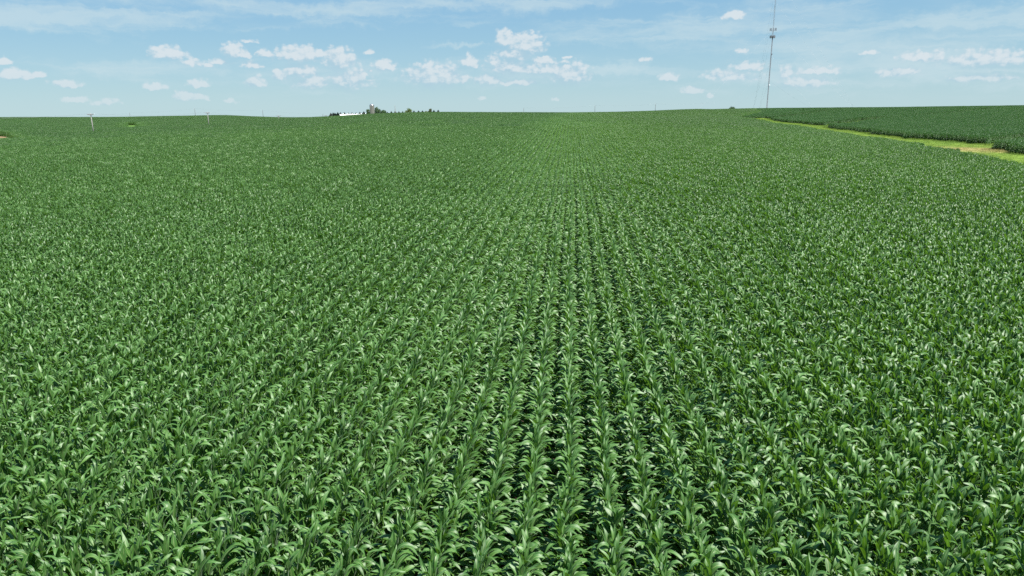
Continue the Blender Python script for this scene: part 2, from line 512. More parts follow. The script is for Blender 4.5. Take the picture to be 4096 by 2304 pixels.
WAT = [(50, -60), (51, 20), (54, 50), (58, 70), (64.6, 89), (70.6, 106), (74.6, 121), (88, 164), (92, 187), (103, 239), (107, 259),
       (121, 333), (134, 396), (146, 440), (161, 497), (188, 515), (178, 470), (165, 436), (155, 375), (150, 345), (152, 335), (141, 310),
       (124, 240), (115, 198), (115, 170), (112, 155), (101, 146), (97, 130), (93, 100), (90, 60), (90, -60)]
DIV = WAT[:15] + [(165, 500), (200, 560), (240, 700), (300, 1200), (2000, 1200), (2000, -60)]     # everything right of the waterway
GAPS = [([(146, 322), (175, 363), (203, 392)], 6.5), ([(148, 322), (175, 365), (206, 398), (260, 446), (340, 500)], 3.6), ([(110, 158), (142, 186), (200, 215), (300, 240)], 3.2),
        ([(176, 490), (215, 535), (255, 580), (340, 650)], 2.8)]
PATCH = ([(-.538 * 325, 325), (-.538 * 425, 425)], 2.9)
CLEAR = ([(-.765 * 216, 216), (-.78 * 262, 262)], 12.0)


def wob(px, py):                    # uneven field margins
    return 1.1 * np.sin(px * .31 + py * .17) + .8 * np.sin(px * .13 - py * .41) + .5 * np.sin(px * .9 + py * .77)


def corn_ok(px, py):
    wx = px + wob(px, py) * .8
    ok = ~poly_in(wx, py, WAT)
    for L, hw in GAPS + [PATCH, CLEAR]:
        ok &= seg_dist(wx, py, L) > hw
    ok &= ~((px > -235) & (px < -60) & (py > 800) & (py < 930))          # farmyard
    return ok


# ------------------------------------------------------------------ ground sheet
def axis(a, b, fine, far):
    t = list(np.arange(a, b + .1, fine)); s = fine; x = b
    while x < far: s *= 1.35; x += s; t.append(x)
    s = fine; x = a
    while x > -far: s *= 1.35; x -= s; t.insert(0, x)
    return np.array(t)


gx, gy = axis(-900, 460, 8, 2600), axis(-60, 1250, 8, 2600)
XX, YY = np.meshgrid(gx, gy)
ZZ = ground(XX, YY)
nx, ny = len(gx), len(gy)
vs = np.stack([XX.ravel(), YY.ravel(), ZZ.ravel()], 1)
ii = (np.arange(ny - 1)[:, None] * nx + np.arange(nx - 1)[None]).ravel()
fs = np.stack([ii, ii + 1, ii + nx + 1, ii + nx], 1)
me = bpy.data.meshes.new('ground'); me.from_pydata(vs.tolist(), [], fs.tolist()); me.materials.append(M['soil'])
me.polygons.foreach_set('use_smooth', [True] * len(me.polygons))
tag(link('ground', me), kind='structure')


def sheet(name, inside, x0, x1, y0, y1, st, mat, lift):
    xs, ys = np.arange(x0, x1, st), np.arange(y0, y1, st)
    A, B = np.meshgrid(xs, ys); keep = inside(A + st / 2, B + st / 2)[:-1, :-1]
    Z = ground(A, B) + lift
    idx = np.arange(A.size).reshape(A.shape)
    j, i = np.nonzero(keep)
    f = np.stack([idx[j, i], idx[j, i + 1], idx[j + 1, i + 1], idx[j + 1, i]], 1)
    u, inv = np.unique(f.ravel(), return_inverse=True)
    v = np.stack([A.ravel()[u], B.ravel()[u], Z.ravel()[u]], 1)
    me = bpy.data.meshes.new(name); me.from_pydata(v.tolist(), [], inv.reshape(-1, 4).tolist()); me.materials.append(mat)
    me.polygons.foreach_set('use_smooth', [True] * len(me.polygons))
    return tag(link(name, me), kind='structure')


def in_grass(px, py, grow=1.5):
    g = poly_in(px, py, WAT) | poly_in(px + grow, py, WAT) | poly_in(px - grow, py, WAT)
    for L, hw in GAPS: g |= seg_dist(px, py, L) < hw + grow
    return g


sheet('grass_waterway', in_grass, 40, 345, -60, 660, 2.0, M['grass'], .10)
sheet('grass_strip', lambda a, b: seg_dist(a, b, PATCH[0]) < PATCH[1] + 1, -240, -150, 290, 440, 2.0, M['weedy'], .10)
sheet('bare_soil_patch', lambda a, b: seg_dist(a, b, CLEAR[0]) < CLEAR[1] + 1.5, -240, -140, 195, 285, 2.0, M['bare'], .10)
sheet('farmyard_grass', lambda a, b: (a > -238) & (a < -57) & (b > 797) & (b < 933), -240, -56, 796, 936, 4.0, M['grass'], .12)

# ------------------------------------------------------------------ corn plant
def leaf_geo(base, azm, L, W, th0, th1, n, across, twist=0.0, rnd=random, bend=None, fold=.22):
    """an arching corn blade: rows of 2 or 3 vertices along a curve that leaves the stalk upright and droops at the tip"""
    ds = L / n; r = 0.0; z = 0.0
    ca, sa = math.cos(azm), math.sin(azm)
    ph, am = rnd.uniform(0, 6.28), rnd.uniform(.006, .018)
    sw = rnd.uniform(-.25, .25); knee = rnd.uniform(.22, .60)
    vs, uv = [], []
    for i in range(n + 1):
        t = i / n
        q_ = min(1.0, max(0.0, (t - knee) / (.96 - knee))); th = th0 + (th1 - th0) * (.28 * t + .72 * q_ * q_ * (3 - 2 * q_)) if bend is None else th0 + (th1 - th0) * t ** bend
        if i: r += math.sin(th) * ds; z += math.cos(th) * ds
        wd = W * (0.6 + 1.4 * t) if t < .28 else W * max(0.0, 1 - ((t - .28) / .72) ** 2.8)
        wd = min(wd, W) if i < n else .004
        side = sw * L * t * t * .6
        tw_ = twist * t
        # local frame: tangent in the (r,z) plane, side vector horizontal, blade normal
        nxr, nxz = -math.cos(th), math.sin(th)
        for k in range(across):
            e = (k / (across - 1)) * 2 - 1
            off = e * wd / 2
            up = abs(e) * wd * fold * (1 - .6 * t) + am * math.sin(ph + 9 * t + (1.5 if e > 0 else 0)) * abs(e)
            a_ = off * math.cos(tw_) ; b_ = up + off * math.sin(tw_)
            rr = r + nxr * b_; zz = z + nxz * b_; ss = side + a_
            vs.append((base[0] + rr * ca - ss * sa, base[1] + rr * sa + ss * ca, base[2] + zz))
            uv.append((k / (across - 1), t))
    fs = []
    for i in range(n):
        for k in range(across - 1):
            a = i * across + k
            fs.append((a, a + 1, a + across + 1, a + across))
    return vs, fs, uv


def plant_spec(rnd):
    """stalk height and the list of blades (height, azimuth, length, width, start angle, end angle, twist)"""
    H = rnd.uniform(1.57, 1.75)
    a0 = rnd.gauss(0, .42) + (math.pi if rnd.random() < .5 else 0)     # blades mostly reach out between the rows
    leaves = []
    for i in range(10):
        t = i / 9
        h = .25 + t * (H - .36)
        a = a0 + math.pi * i + rnd.gauss(0, .38)
        L = rnd.uniform(.54, .78) * (1.10 - .28 * t)
        W = rnd.uniform(.095, .125) * (1 - .1 * t)
        th0 = R(max(8, rnd.gauss(34, 4) - 19 * t))
        th1 = R(rnd.uniform(95, 170) - 10 * t)
        if rnd.random() < .18: th1 = R(rnd.uniform(40, 75))            # some blades stay straight
        leaves.append((h, a, L, W, th0, th1, rnd.uniform(-.6, .6)))
    for i in range(3):                                                 # the whorl
        a = a0 + math.pi * i + 1.2 + rnd.gauss(0, .6)
        leaves.append((H - .08 + .05 * i, a, rnd.uniform(.42, .58) * (1 - .12 * i), rnd.uniform(.065, .09), R(rnd.uniform(4, 13)),
                       R(rnd.uniform(15, 85) - 10 * i), rnd.uniform(-.7, .7)))
    return H, leaves


class LeafMesh:
    def __init__(self): self.v = []; self.f = []; self.uv = []; self.lv = []; self.mi = []

    def leaf(self, g, lv, mi=0):
        vs, fs, uv = g; b = len(self.v)
        self.v += vs; self.f += [tuple(i + b for i in f) for f in fs]; self.uv += uv; self.lv += [lv] * len(vs); self.mi += [mi] * len(fs)

    def stalk(self, x, y, H, r, mi, seg=5):
        b = len(self.v)
        for z, q_ in ((-.05, 1), (H * .5, .85), (H, .45)):
            for k in range(seg):
                g = 6.283 * k / seg
                self.v.append((x + r * q_ * math.cos(g), y + r * q_ * math.sin(g), z)); self.uv.append((.2, z)); self.lv.append(.5)
        for i in range(2):
            for k in range(seg):
                k2 = (k + 1) % seg
                self.f.append((b + i * seg + k, b + i * seg + k2, b + (i + 1) * seg + k2, b + (i + 1) * seg + k)); self.mi.append(mi)

    def mesh(self, name, mats):
        me = bpy.data.meshes.new(name); me.from_pydata(self.v, [], self.f)
        for m_ in mats: me.materials.append(m_)
        me.polygons.foreach_set('material_index', self.mi)
        me.polygons.foreach_set('use_smooth', [True] * len(me.polygons))
        at_ = me.attributes.new('lv', 'FLOAT', 'POINT'); at_.data.foreach_set('value', self.lv)
        ul = me.uv_layers.new(name='UVMap')
        li = np.empty(len(me.loops), np.int32); me.loops.foreach_get('vertex_index', li)
        ul.data.foreach_set('uv', np.array(self.uv, np.float32)[li].ravel())
        me.update()
        return me


ROW = .762; SP = .1524; CH = 10 * SP                                   # row spacing, plant spacing, chunk length
ANG = {'main': R(4.9), 'right': R(62)}


def put_plant(lm, x, y, rnd, lod, mats_stalk=1):
    H, leaves = plant_spec(rnd)
    k = rnd.uniform(.95, 1.05)
    cfg = {1: (9, 3), 2: (5, 3), 3: (3, 2)}[lod]
    if lod == 3: leaves = leaves[2:]
    lx, ly = rnd.gauss(0, .018), rnd.gauss(0, .02)
    for (h, a, L, W, t0, t1, tw_) in leaves:
        if lod == 3: W *= 1.12
        g = leaf_geo((x + lx, y + ly, h * k), a, L * k, W, t0, t1, cfg[0], cfg[1], tw_, rnd)
        lm.leaf(g, rnd.random())
    if lod < 3: lm.stalk(x + lx, y + ly, H * k, .014, mats_stalk, 5 if lod == 1 else 3)


def make_chunks(prefix, count, lod, seed, extra=5):
    c_ = bpy.data.collections.new(prefix)
    for i in range(count + extra):
        rnd = random.Random(seed + i); lm = LeafMesh()
        if lod < 3:
            for j in range(10):
                if rnd.random() < .03: continue
                put_plant(lm, 0, (j - 4.5) * SP + rnd.gauss(0, .02), rnd, lod)
        else:
            for a in range(8):
                for j in range(40):
                    if rnd.random() < .04: continue
                    put_plant(lm, (a - 3.5) * ROW, (j - 19.5) * SP + rnd.gauss(0, .02), rnd, 3)
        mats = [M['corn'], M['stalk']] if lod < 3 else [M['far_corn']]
        if i >= count: mats[0] = M['dark_corn']
        o = bpy.data.objects.new(f'{prefix}_{i:02d}', lm.mesh(prefix, mats)); c_.objects.link(o)
    return c_


def slopes(x, y, phi):
    e = 1.0
    dzx = (ground(x + e, y) - ground(x - e, y)) / (2 * e); dzy = (ground(x, y + e) - ground(x, y - e)) / (2 * e)
    s, c_ = np.sin(phi), np.cos(phi)
    return dzx * c_ - dzy * s, dzx * s + dzy * c_                      # slope across the row, along the row


def instancer(name, pts, rots, idx, scl, collection, label, kind='stuff', cat=None):
    me = bpy.data.meshes.new(name); me.from_pydata(np.asarray(pts).tolist(), [], [])
    a = me.attributes.new('rot', 'FLOAT_VECTOR', 'POINT'); a.data.foreach_set('vector', np.asarray(rots, np.float32).ravel())
    a = me.attributes.new('pick', 'INT', 'POINT'); a.data.foreach_set('value', np.asarray(idx, np.int32))
    a = me.attributes.new('scl', 'FLOAT_VECTOR', 'POINT'); a.data.foreach_set('vector', np.asarray(scl, np.float32).ravel())
    o = link(name, me); tag(o, label, cat, None, kind)
    g = bpy.data.node_groups.new(name + '_nodes', 'GeometryNodeTree')
    g.interface.new_socket('Geometry', in_out='INPUT', socket_type='NodeSocketGeometry')
    g.interface.new_socket('Geometry', in_out='OUTPUT', socket_type='NodeSocketGeometry')
    nd = g.nodes; gi, go = nd.new('NodeGroupInput'), nd.new('NodeGroupOutput')
    iop = nd.new('GeometryNodeInstanceOnPoints')
    ci = nd.new('GeometryNodeCollectionInfo'); ci.inputs['Collection'].default_value = collection
    ci.inputs['Separate Children'].default_value = True; ci.inputs['Reset Children'].default_value = True

    def attr(nm, typ):
        q_ = nd.new('GeometryNodeInputNamedAttribute'); q_.data_type = typ; q_.inputs['Name'].default_value = nm
        return q_.outputs['Attribute']
    er = nd.new('FunctionNodeEulerToRotation'); g.links.new(attr('rot', 'FLOAT_VECTOR'), er.inputs[0])
    g.links.new(gi.outputs[0], iop.inputs['Points']); g.links.new(ci.outputs[0], iop.inputs['Instance'])
    iop.inputs['Pick Instance'].default_value = True
    g.links.new(attr('pick', 'INT'), iop.inputs['Instance Index'])
    g.links.new(er.outputs[0], iop.inputs['Rotation']); g.links.new(attr('scl', 'FLOAT_VECTOR'), iop.inputs['Scale'])
    g.links.new(iop.outputs[0], go.inputs[0])
    md = o.modifiers.new('instances', 'NODES'); md.node_group = g
    return o


def visible(x, y, z, margin=.0045):
    """keep what is not deep behind a crest (with a margin of a metre or two)"""
    r = np.hypot(x, y); ang = (z - CAM_Z) / r
    top = np.full(x.shape, -9.0)
    for t in np.linspace(.12, .97, 26):
        top = np.maximum(top, (ground(x * t, y * t) + 1.6 - CAM_Z) / (r * t))
    return ang > top - margin


near_pts = []                                                           # single plants at the front edge
chunks = {1: [[], [], [], []], 2: [[], [], [], []], 3: [[], [], [], []]}


def emit(lod, x, y, phi, flip, count):
    first, count = (0, count) if phi == ANG['main'] else (count, 5)        # the field beyond the waterway gets a darker, bluer leaf colour
    off = .05 * np.sin(x * .21 + y * .13) + nrng.normal(0, .012, len(x)) if lod < 3 else 0
    x = x + off * math.cos(phi); y = y - off * math.sin(phi)
    sx, sy = slopes(x, y, phi)
    sg = np.where(flip, -1.0, 1.0)
    rot = np.stack([np.arctan(sy) * sg, -np.arctan(sx) * sg, -phi + np.where(flip, math.pi, 0)], 1)
    P = np.stack([x, y, ground(x, y)], 1)
    L = chunks[lod]
    hv = 1 + .07 * np.sin(x * .05 + 1) * np.sin(y * .043) + nrng.normal(0, .015, len(x))
    L[0].append(P); L[1].append(rot); L[2].append(nrng.integers(first, first + count, len(x)))
    L[3].append(np.stack([np.ones(len(x)), np.ones(len(x)), hv], 1))


NV = {1: 14, 2: 12, 3: 8}
for fieldname in ('main', 'right'):
    phi = ANG[fieldname]; s, c_ = math.sin(phi), math.cos(phi)
    PW, PL = 8 * ROW, 4 * CH
    # patches: local axes a (across rows) and b (along rows)
    na, nb = int(1500 / PW), int(1500 / PL)
    A, B = np.meshgrid(np.arange(-na, na + 1) * PW, np.arange(-nb, nb + 1) * PL)
    A = A.ravel() + .403; B = B.ravel()
    X, Y = A * c_ + B * s, -A * s + B * c_
    r = np.hypot(X, Y); azm = np.degrees(np.arctan2(X, Y))
    lim = np.where(r < 60, 62, 45)
    k = (np.abs(azm) < lim) & (r < 1220) & (Y > -30) | (r < 16)
    A, B, X, Y, r = A[k], B[k], X[k], Y[k], r[k]
    div = poly_in(X, Y, DIV)
    onside = div if fieldname == 'right' else ~div
    # does the whole patch stand in this field?
    full = np.ones(len(X), bool); anyc = np.zeros(len(X), bool)
    for da in (-.55, 0, .55):
        for db in (-.55, 0, .55):
            qx, qy = X + (da * PW * c_ + db * PL * s), Y + (-da * PW * s + db * PL * c_)
            dv = poly_in(qx, qy, DIV); ok = corn_ok(qx, qy) & (dv if fieldname == 'right' else ~dv)
            full &= ok; anyc |= ok
    vis = visible(X, Y, ground(X, Y) + 2.3)
    far = full & (r > 170 + 130 * nrng.random(len(r))) & vis
    emit(3, X[far], Y[far], phi, nrng.random(far.sum()) < .5, NV[3])
    split = anyc & vis & ~far
    A, B = A[split], B[split]
    da = (np.arange(8) - 3.5) * ROW; db = (np.arange(4) - 1.5) * CH
    A2 = (A[:, None, None] + da[None, :, None] + 0 * db[None, None]).ravel(); B2 = (B[:, None, None] + 0 * da[None, :, None] + db[None, None]).ravel()
    X, Y = A2 * c_ + B2 * s, -A2 * s + B2 * c_
    dv = poly_in(X, Y, DIV)
    ok = corn_ok(X, Y) & (dv if fieldname == 'right' else ~dv)
    A2, B2, X, Y = A2[ok], B2[ok], X[ok], Y[ok]
    r = np.hypot(X, Y)
    if fieldname == 'main':
        # single plants for the chunks nearest the lens that show in the frame
        z = ground(X, Y)
        px, py, dp = project(X, Y, z + 1.2)
        seen = (px > 60) & (px < 4036) & (py < 2304) & (dp > 0)
        order = np.argsort(np.where(seen, dp, 1e9))[:30]
        for o_ in order:
            for j in range(10):
                b = B2[o_] + (j - 4.5) * SP
                near_pts.append((A2[o_] * c_ + b * s, -A2[o_] * s + b * c_))
        mk = np.ones(len(X), bool); mk[order] = False
        A2, B2, X, Y, r = A2[mk], B2[mk], X[mk], Y[mk], r[mk]
    n1 = r < 55
    emit(1, X[n1], Y[n1], phi, nrng.random(n1.sum()) < .5, NV[1])
    emit(2, X[~n1], Y[~n1], phi, nrng.random((~n1).sum()) < .5, NV[2])

LBL = {1: ('corn_rows', 'rows of green corn plants filling the near field'),
       2: ('corn_rows', 'rows of green corn plants filling the middle of the field'),
       3: ('corn_canopy', 'far corn canopy covering the rolling hills to the skyline')}
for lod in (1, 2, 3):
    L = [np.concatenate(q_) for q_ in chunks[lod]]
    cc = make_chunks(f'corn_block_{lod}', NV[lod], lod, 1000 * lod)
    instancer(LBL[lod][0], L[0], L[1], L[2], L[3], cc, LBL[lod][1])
    print('LOD', lod, len(L[0]))

# the 300 plants nearest the lens, one by one
templates = []
for i in range(30):
    rnd = random.Random(400 + i)
    H, leaves = plant_spec(rnd)
    lm = LeafMesh(); lm.stalk(0, 0, H, .014, 0, 7)
    st_me = lm.mesh('stalk', [M['stalk']])
    lms = []
    for (h, a, L, W, t0, t1, tw_) in leaves:
        lm = LeafMesh(); lm.leaf(leaf_geo((0, 0, 0), 0, L, W, t0, t1, 11, 3, tw_, rnd), rnd.random())
        lms.append((lm.mesh('leaf', [M['corn']]), h, a))
    templates.append((st_me, lms))
for (x, y) in near_pts:
    st_me, lms = templates[rng.randrange(30)]
    x += rng.gauss(0, .03); y += rng.gauss(0, .02)
    o = empty('corn_plant', (x, y, gz(x, y)), -ANG['main'] + (math.pi if rng.random() < .5 else 0) + rng.gauss(0, .2))
    k = rng.uniform(.95, 1.05); o.scale = (k, k, k); o.rotation_euler.x = rng.gauss(0, .05); o.rotation_euler.y = rng.gauss(0, .05)
    tag(o, 'green corn plant with arching leaves in the front edge of the field, nearest the camera', 'corn plant', 'nearest corn plants along the bottom edge')
    link('stalk', st_me, o)
    for lme, h, a in lms: link('leaf', lme, o, (0, 0, h), (0, 0, a))

# ------------------------------------------------------------------ grass blades on the waterway
gc = bpy.data.collections.new('grass_tufts')
for i in range(5):
    rnd = random.Random(70 + i); lm = LeafMesh()
    for k in range(46):
        x, y = rnd.uniform(-.55, .55), rnd.uniform(-.55, .55)
        lm.leaf(leaf_geo((x, y, 0), rnd.uniform(0, 6.28), rnd.uniform(.10, .26), .022, R(rnd.uniform(5, 30)), R(rnd.uniform(40, 110)), 2, 2, 0, rnd), rnd.random())
    gc.objects.link(bpy.data.objects.new(f'grass_tuft_{i}', lm.mesh('grass_tuft', [M['blade']])))
gx_ = nrng.uniform(45, 340, 260000); gy_ = nrng.uniform(40, 650, 260000)
k = in_grass(gx_, gy_, .8) & (np.abs(np.degrees(np.arctan2(gx_, gy_))) < 44)
gx_, gy_ = gx_[k], gy_[k]
k = len(gx_)
sc_ = nrng.uniform(.8, 1.3, k)
edge = ~(poly_in(gx_ - 2.5, gy_, WAT) & poly_in(gx_ + 2.5, gy_, WAT))
tall = np.where(edge, nrng.uniform(1.0, 3.2, k), nrng.uniform(.6, 1.1, k))
instancer('mown_grass', np.stack([gx_, gy_, ground(gx_, gy_) + .10], 1), np.stack([np.zeros(k), np.zeros(k), nrng.uniform(0, 6.28, k)], 1),
          nrng.integers(0, 5, k), np.stack([sc_, sc_, tall], 1), gc, 'bright green mown grass in the waterway between the corn fields')
print('grass', k)

# ------------------------------------------------------------------ trees
ORD = ['first', 'second', 'third', 'fourth', 'fifth', 'sixth', 'seventh', 'eighth', 'ninth', 'tenth', 'eleventh', 'twelfth', 'thirteenth',
       'fourteenth', 'fifteenth', 'sixteenth', 'seventeenth', 'eighteenth', 'nineteenth', 'twentieth', 'twenty-first', 'twenty-second', 'twenty-third']


def spruce(base, H, W, rnd, mat, label, group=None):
    o = empty('spruce_tree', base)
    tb = MB(); tb.tube([(0, 0, -.3), (0, 0, H * .5), (0, 0, H * .97)], [W * .06, W * .04, .02], 6)
    tb.build('trunk', M['bark'], o, True)
    lm = LeafMesh(); tiers = 11
    for t in range(tiers):
        f = t / (tiers - 1); z = H * (.06 + .9 * f); rr = W / 2 * (1 - f) ** .72 + .15
        nb = max(6, int(17 * (1 - f * .6)))
        for k_ in range(nb):
            a = 6.283 * k_ / nb + rnd.uniform(-.3, .3) + t
            ln = rr * rnd.uniform(.78, 1.12)
            for j in range(4):
                lm.leaf(leaf_geo((0, 0, z + rnd.uniform(-.25, .25)), a + rnd.uniform(-.2, .2), ln, ln * .5 + .18, R(rnd.uniform(62, 88)), R(rnd.uniform(95, 125)), 4, 3,
                                 rnd.uniform(-.5, .5), rnd, 1.2, .3), rnd.random())
    for k_ in range(6):
        lm.leaf(leaf_geo((0, 0, H * .86), k_ * 1.05, H * .16, .22, R(6), R(16), 3, 3, 0, rnd), rnd.random())
    link('crown', lm.mesh('crown', [mat]), o)
    return tag(o, label, 'tree', group)


def broadleaf(name, base, H, W, rnd, mat, label, trunk=.12, nclump=26, quads=70, qs=.34):
    o = empty(name, base)
    tb = MB(); th = H * .4
    tb.tube([(0, 0, -.3), (.1, 0, th * .5), (0, .1, th)], [W * .045, W * .036, W * .03], 8)
    cl = []
    for i in range(nclump):
        while True:
            p = Vector((rnd.uniform(-1, 1), rnd.uniform(-1, 1), rnd.uniform(-1, 1)))
            if .25 < p.length < 1: break
        q_ = Vector((p.x * W / 2 * .8, p.y * W / 2 * .8, H * (trunk + (1 - trunk) / 2) + p.z * H * (1 - trunk) / 2 * .82))
        cl.append(q_)
        if i % 3 == 0:
            tb.tube([(0, 0, th * rnd.uniform(.5, .95)), (q_ * .5) + Vector((0, 0, th * .35)), q_], [W * .02, W * .012, .02], 5)
    tb.build('trunk', M['bark'], o, True)
    lm = LeafMesh()
    for c__ in cl:
        cr = W * rnd.uniform(.13, .22)
        for j in range(quads):
            d = Vector((rnd.gauss(0, 1), rnd.gauss(0, 1), rnd.gauss(0, .8))); d.normalize(); d *= cr * rnd.random() ** .4
            u_ = Vector((rnd.gauss(0, 1), rnd.gauss(0, 1), rnd.gauss(0, 1))).normalized(); v_ = u_.orthogonal().normalized()
            s_ = qs * rnd.uniform(.7, 1.4); p = c__ + d
            lm.leaf(([tuple(p - u_ * s_), tuple(p + v_ * s_ * .6), tuple(p + u_ * s_), tuple(p - v_ * s_ * .6)], [(0, 1, 2, 3)], [(0, 0), (1, 0), (1, 1), (0, 1)]), rnd.random())
    link('crown', lm.mesh('crown', [mat]), o)
    return tag(o, label, 'tree')


VF = 860.0                                               # the farmstead stands beyond the crest, about 860 m away
SPR = [(1323, 451, 10, 1), (1332, 448.7, 8, 0), (1338, 450, 7, 0), (1343, 451.5, 7, 0), (1350.6, 447.7, 9, 0), (1361.5, 448, 9, 0),
       (1377, 448, 11, 0), (1393, 449.5, 10, 0), (1407.7, 449, 11, 0), (1424, 449, 9, 0), (1439, 447, 10, 0), (1455, 444.4, 11, 0),
       (1549, 446.6, 10, 0), (1565, 443.6, 10, 0), (1580.5, 442.7, 10, 0), (1595.5, 444, 9, 0), (1610.4, 443.6, 9, 0), (1655.7, 441, 10, 0),
       (1673.7, 441, 12, 0), (1690, 440.6, 10, 0), (1735, 439.3, 12, 0), (1753, 438.5, 11, 0)]
for i, (x, y, wpx, grey) in enumerate(SPR):
    v = VF + 35 + 3 * math.sin(i * 2.1)
    p = at(x, y, v); g0 = gz(p.x, p.y); H = p.z - g0
    if grey: lab = 'greyish evergreen at the left end of the windbreak behind the white barn'
    elif x < 1356: lab = f'dark spruce in the dense clump left of the white barn, {ORD[i - 1]} from the grey one'
    elif x < 1460: lab = f'small dark spruce rising behind the white barn roof, {ORD[i - 5]} from the roof\'s left end'
    elif x < 1615: lab = f'small dark spruce between the silo trees and the olive tree, {ORD[i - 12]} from the silo'
    else: lab = f'small dark spruce right of the olive tree, {ORD[i - 17]} from the olive tree'
    spruce((p.x, p.y, g0), H, wpx / 2820 * v * 2.9, random.Random(i), M['grey_needle'] if grey else M['needle'], lab, 'spruces of the farm windbreak')


def farm_tree(name, x, y, wpx, v, mat, label, seed, **kw):
    p = at(x, y, v); g0 = gz(p.x, p.y)
    return broadleaf(name, (p.x, p.y, g0), p.z - g0, wpx / 2820 * v, random.Random(seed), mat, label, **kw)


farm_tree('broadleaf_tree', 1475, 433, 26, VF + 12, M['broad'], 'dark leafy tree showing left of the concrete silo', 31)
farm_tree('broadleaf_tree', 1506, 427, 34, VF + 16, M['broad'], 'tall dense green tree just right of the concrete silo', 32, nclump=34)
farm_tree('broadleaf_tree', 1531, 435, 28, VF + 10, M['broad'], 'lower round green tree, second to the right of the silo', 33)
farm_tree('willow_tree', 1632.6, 433.5, 34, VF + 10, M['olive'], 'broad olive green tree standing alone among the small spruces', 34, nclump=34)
farm_tree('shrub', 1703.6, 439.5, 16, VF + 20, M['olive'], 'pale green bush left of the brownish tree', 35, nclump=14)
farm_tree('broadleaf_tree', 1720, 431, 20, VF + 14, M['brownleaf'], 'brownish green oval tree near the right end of the windbreak', 36)
farm_tree('broadleaf_tree', 2928, 428, 30, 720, M['broad'], 'lone dark tree crown peeking over the crest left of the radio mast', 37)

# ------------------------------------------------------------------ silo, barn, windmill tower
p = at(1487, 415, VF - 20); g0 = gz(p.x, p.y); Hs = p.z - g0; rs = 18.2 / 2820 * (VF - 20) / 2
so = tag(empty('silo', (p.x, p.y, g0)), 'tall grey concrete silo with a shiny metal dome', 'silo')
b = MB(); b.lathe([(rs, -.4), (rs, Hs - 2.0)], 48); b.build('wall', M['concrete'], so, True)
b = MB(); b.lathe([(rs * 1.03, Hs - 2.15)] + [(rs * 1.03 * math.cos(t), Hs - 2.0 + 2.0 * math.sin(t)) for t in np.linspace(0, 1.5, 9)] + [(.02, Hs)], 48)
b.build('dome', M['dome'], so, True)
hb = MB(); hb.lathe([(rs + .003, -.05), (rs + .05, -.05), (rs + .05, .05), (rs + .003, .05)], 32); hme = hb.mesh('hoop', M['concrete'], True)
for i in range(14): link('hoop', hme, so, (0, 0, .8 + i * (Hs - 3.6) / 13))
b = MB(); b.lathe([(.55, 0), (.55, Hs - 2.2), (.45, Hs - 1.7), (.02, Hs - 1.6)], 14, (-rs * .42, -rs * .98, 0)); b.build('chute', M['concrete'], so, True)

vb = VF - 45
pl, pr = at(1361, 460.5, vb), at(1471, 456.5, vb + 6)
bx_, by_ = (pl.x + pr.x) / 2, (pl.y + pr.y) / 2
blen = (pr - pl).length; brz = math.atan2(pr.y - pl.y, pr.x - pl.x) + R(4)
g0 = gz(bx_, by_); ridge = at(1415, 456.6, vb).z - g0; bw = 13.0; eave = ridge - 3.0
bo = tag(empty('barn', (bx_, by_, g0), brz), 'long low barn with a bright white metal roof left of the silo', 'barn')
b = MB()
b.add([(-blen / 2, -bw / 2, -.4), (blen / 2, -bw / 2, -.4), (blen / 2, bw / 2, -.4), (-blen / 2, bw / 2, -.4), (-blen / 2, -bw / 2, eave), (blen / 2, -bw / 2, eave),
       (blen / 2, bw / 2, eave), (-blen / 2, bw / 2, eave), (-blen / 2, 0, ridge - .08), (blen / 2, 0, ridge - .08)],
      [(0, 1, 5, 4), (1, 2, 6, 9, 5), (2, 3, 7, 6), (3, 0, 4, 8, 7)])
b.build('wall', M['red'], bo)
ro = None
for sgn in (-1, 1):
    b = MB(); e = .5; L2 = blen / 2 + e; y1 = sgn * (bw / 2 + e); ze = eave - e * 3.0 / (bw / 2)
    vs_ = [(-L2, y1, ze), (L2, y1, ze), (L2, 0, ridge), (-L2, 0, ridge), (-L2, y1, ze + .1), (L2, y1, ze + .1), (L2, 0, ridge + .1), (-L2, 0, ridge + .1)]
    b.add(vs_, [(0, 3, 2, 1), (4, 5, 6, 7), (0, 1, 5, 4), (0, 4, 7, 3), (1, 2, 6, 5)])
    rf = b.build('roof_slope', M['roofwhite'], bo)
    ribs = int(blen / 1.2)
for i in range(6):
    b = MB(); xc = -blen / 2 + (i + .7) * blen / 6.2
    b.box((xc, 0, ridge + .28), (.9, .9, .5)); b.lathe([(.62, ridge + .53), (.3, ridge + .8), (.01, ridge + .85)], 10, (xc, 0, 0)); b.build('roof_vent', M['roofwhite'], bo)
for i in range(7):
    b = MB(); b.box((-blen / 2 + (i + .5) * blen / 7, -bw / 2 - .03, 1.5), (1.4, .1, .9)); wdo = b.build('window', M['antenna'], bo)

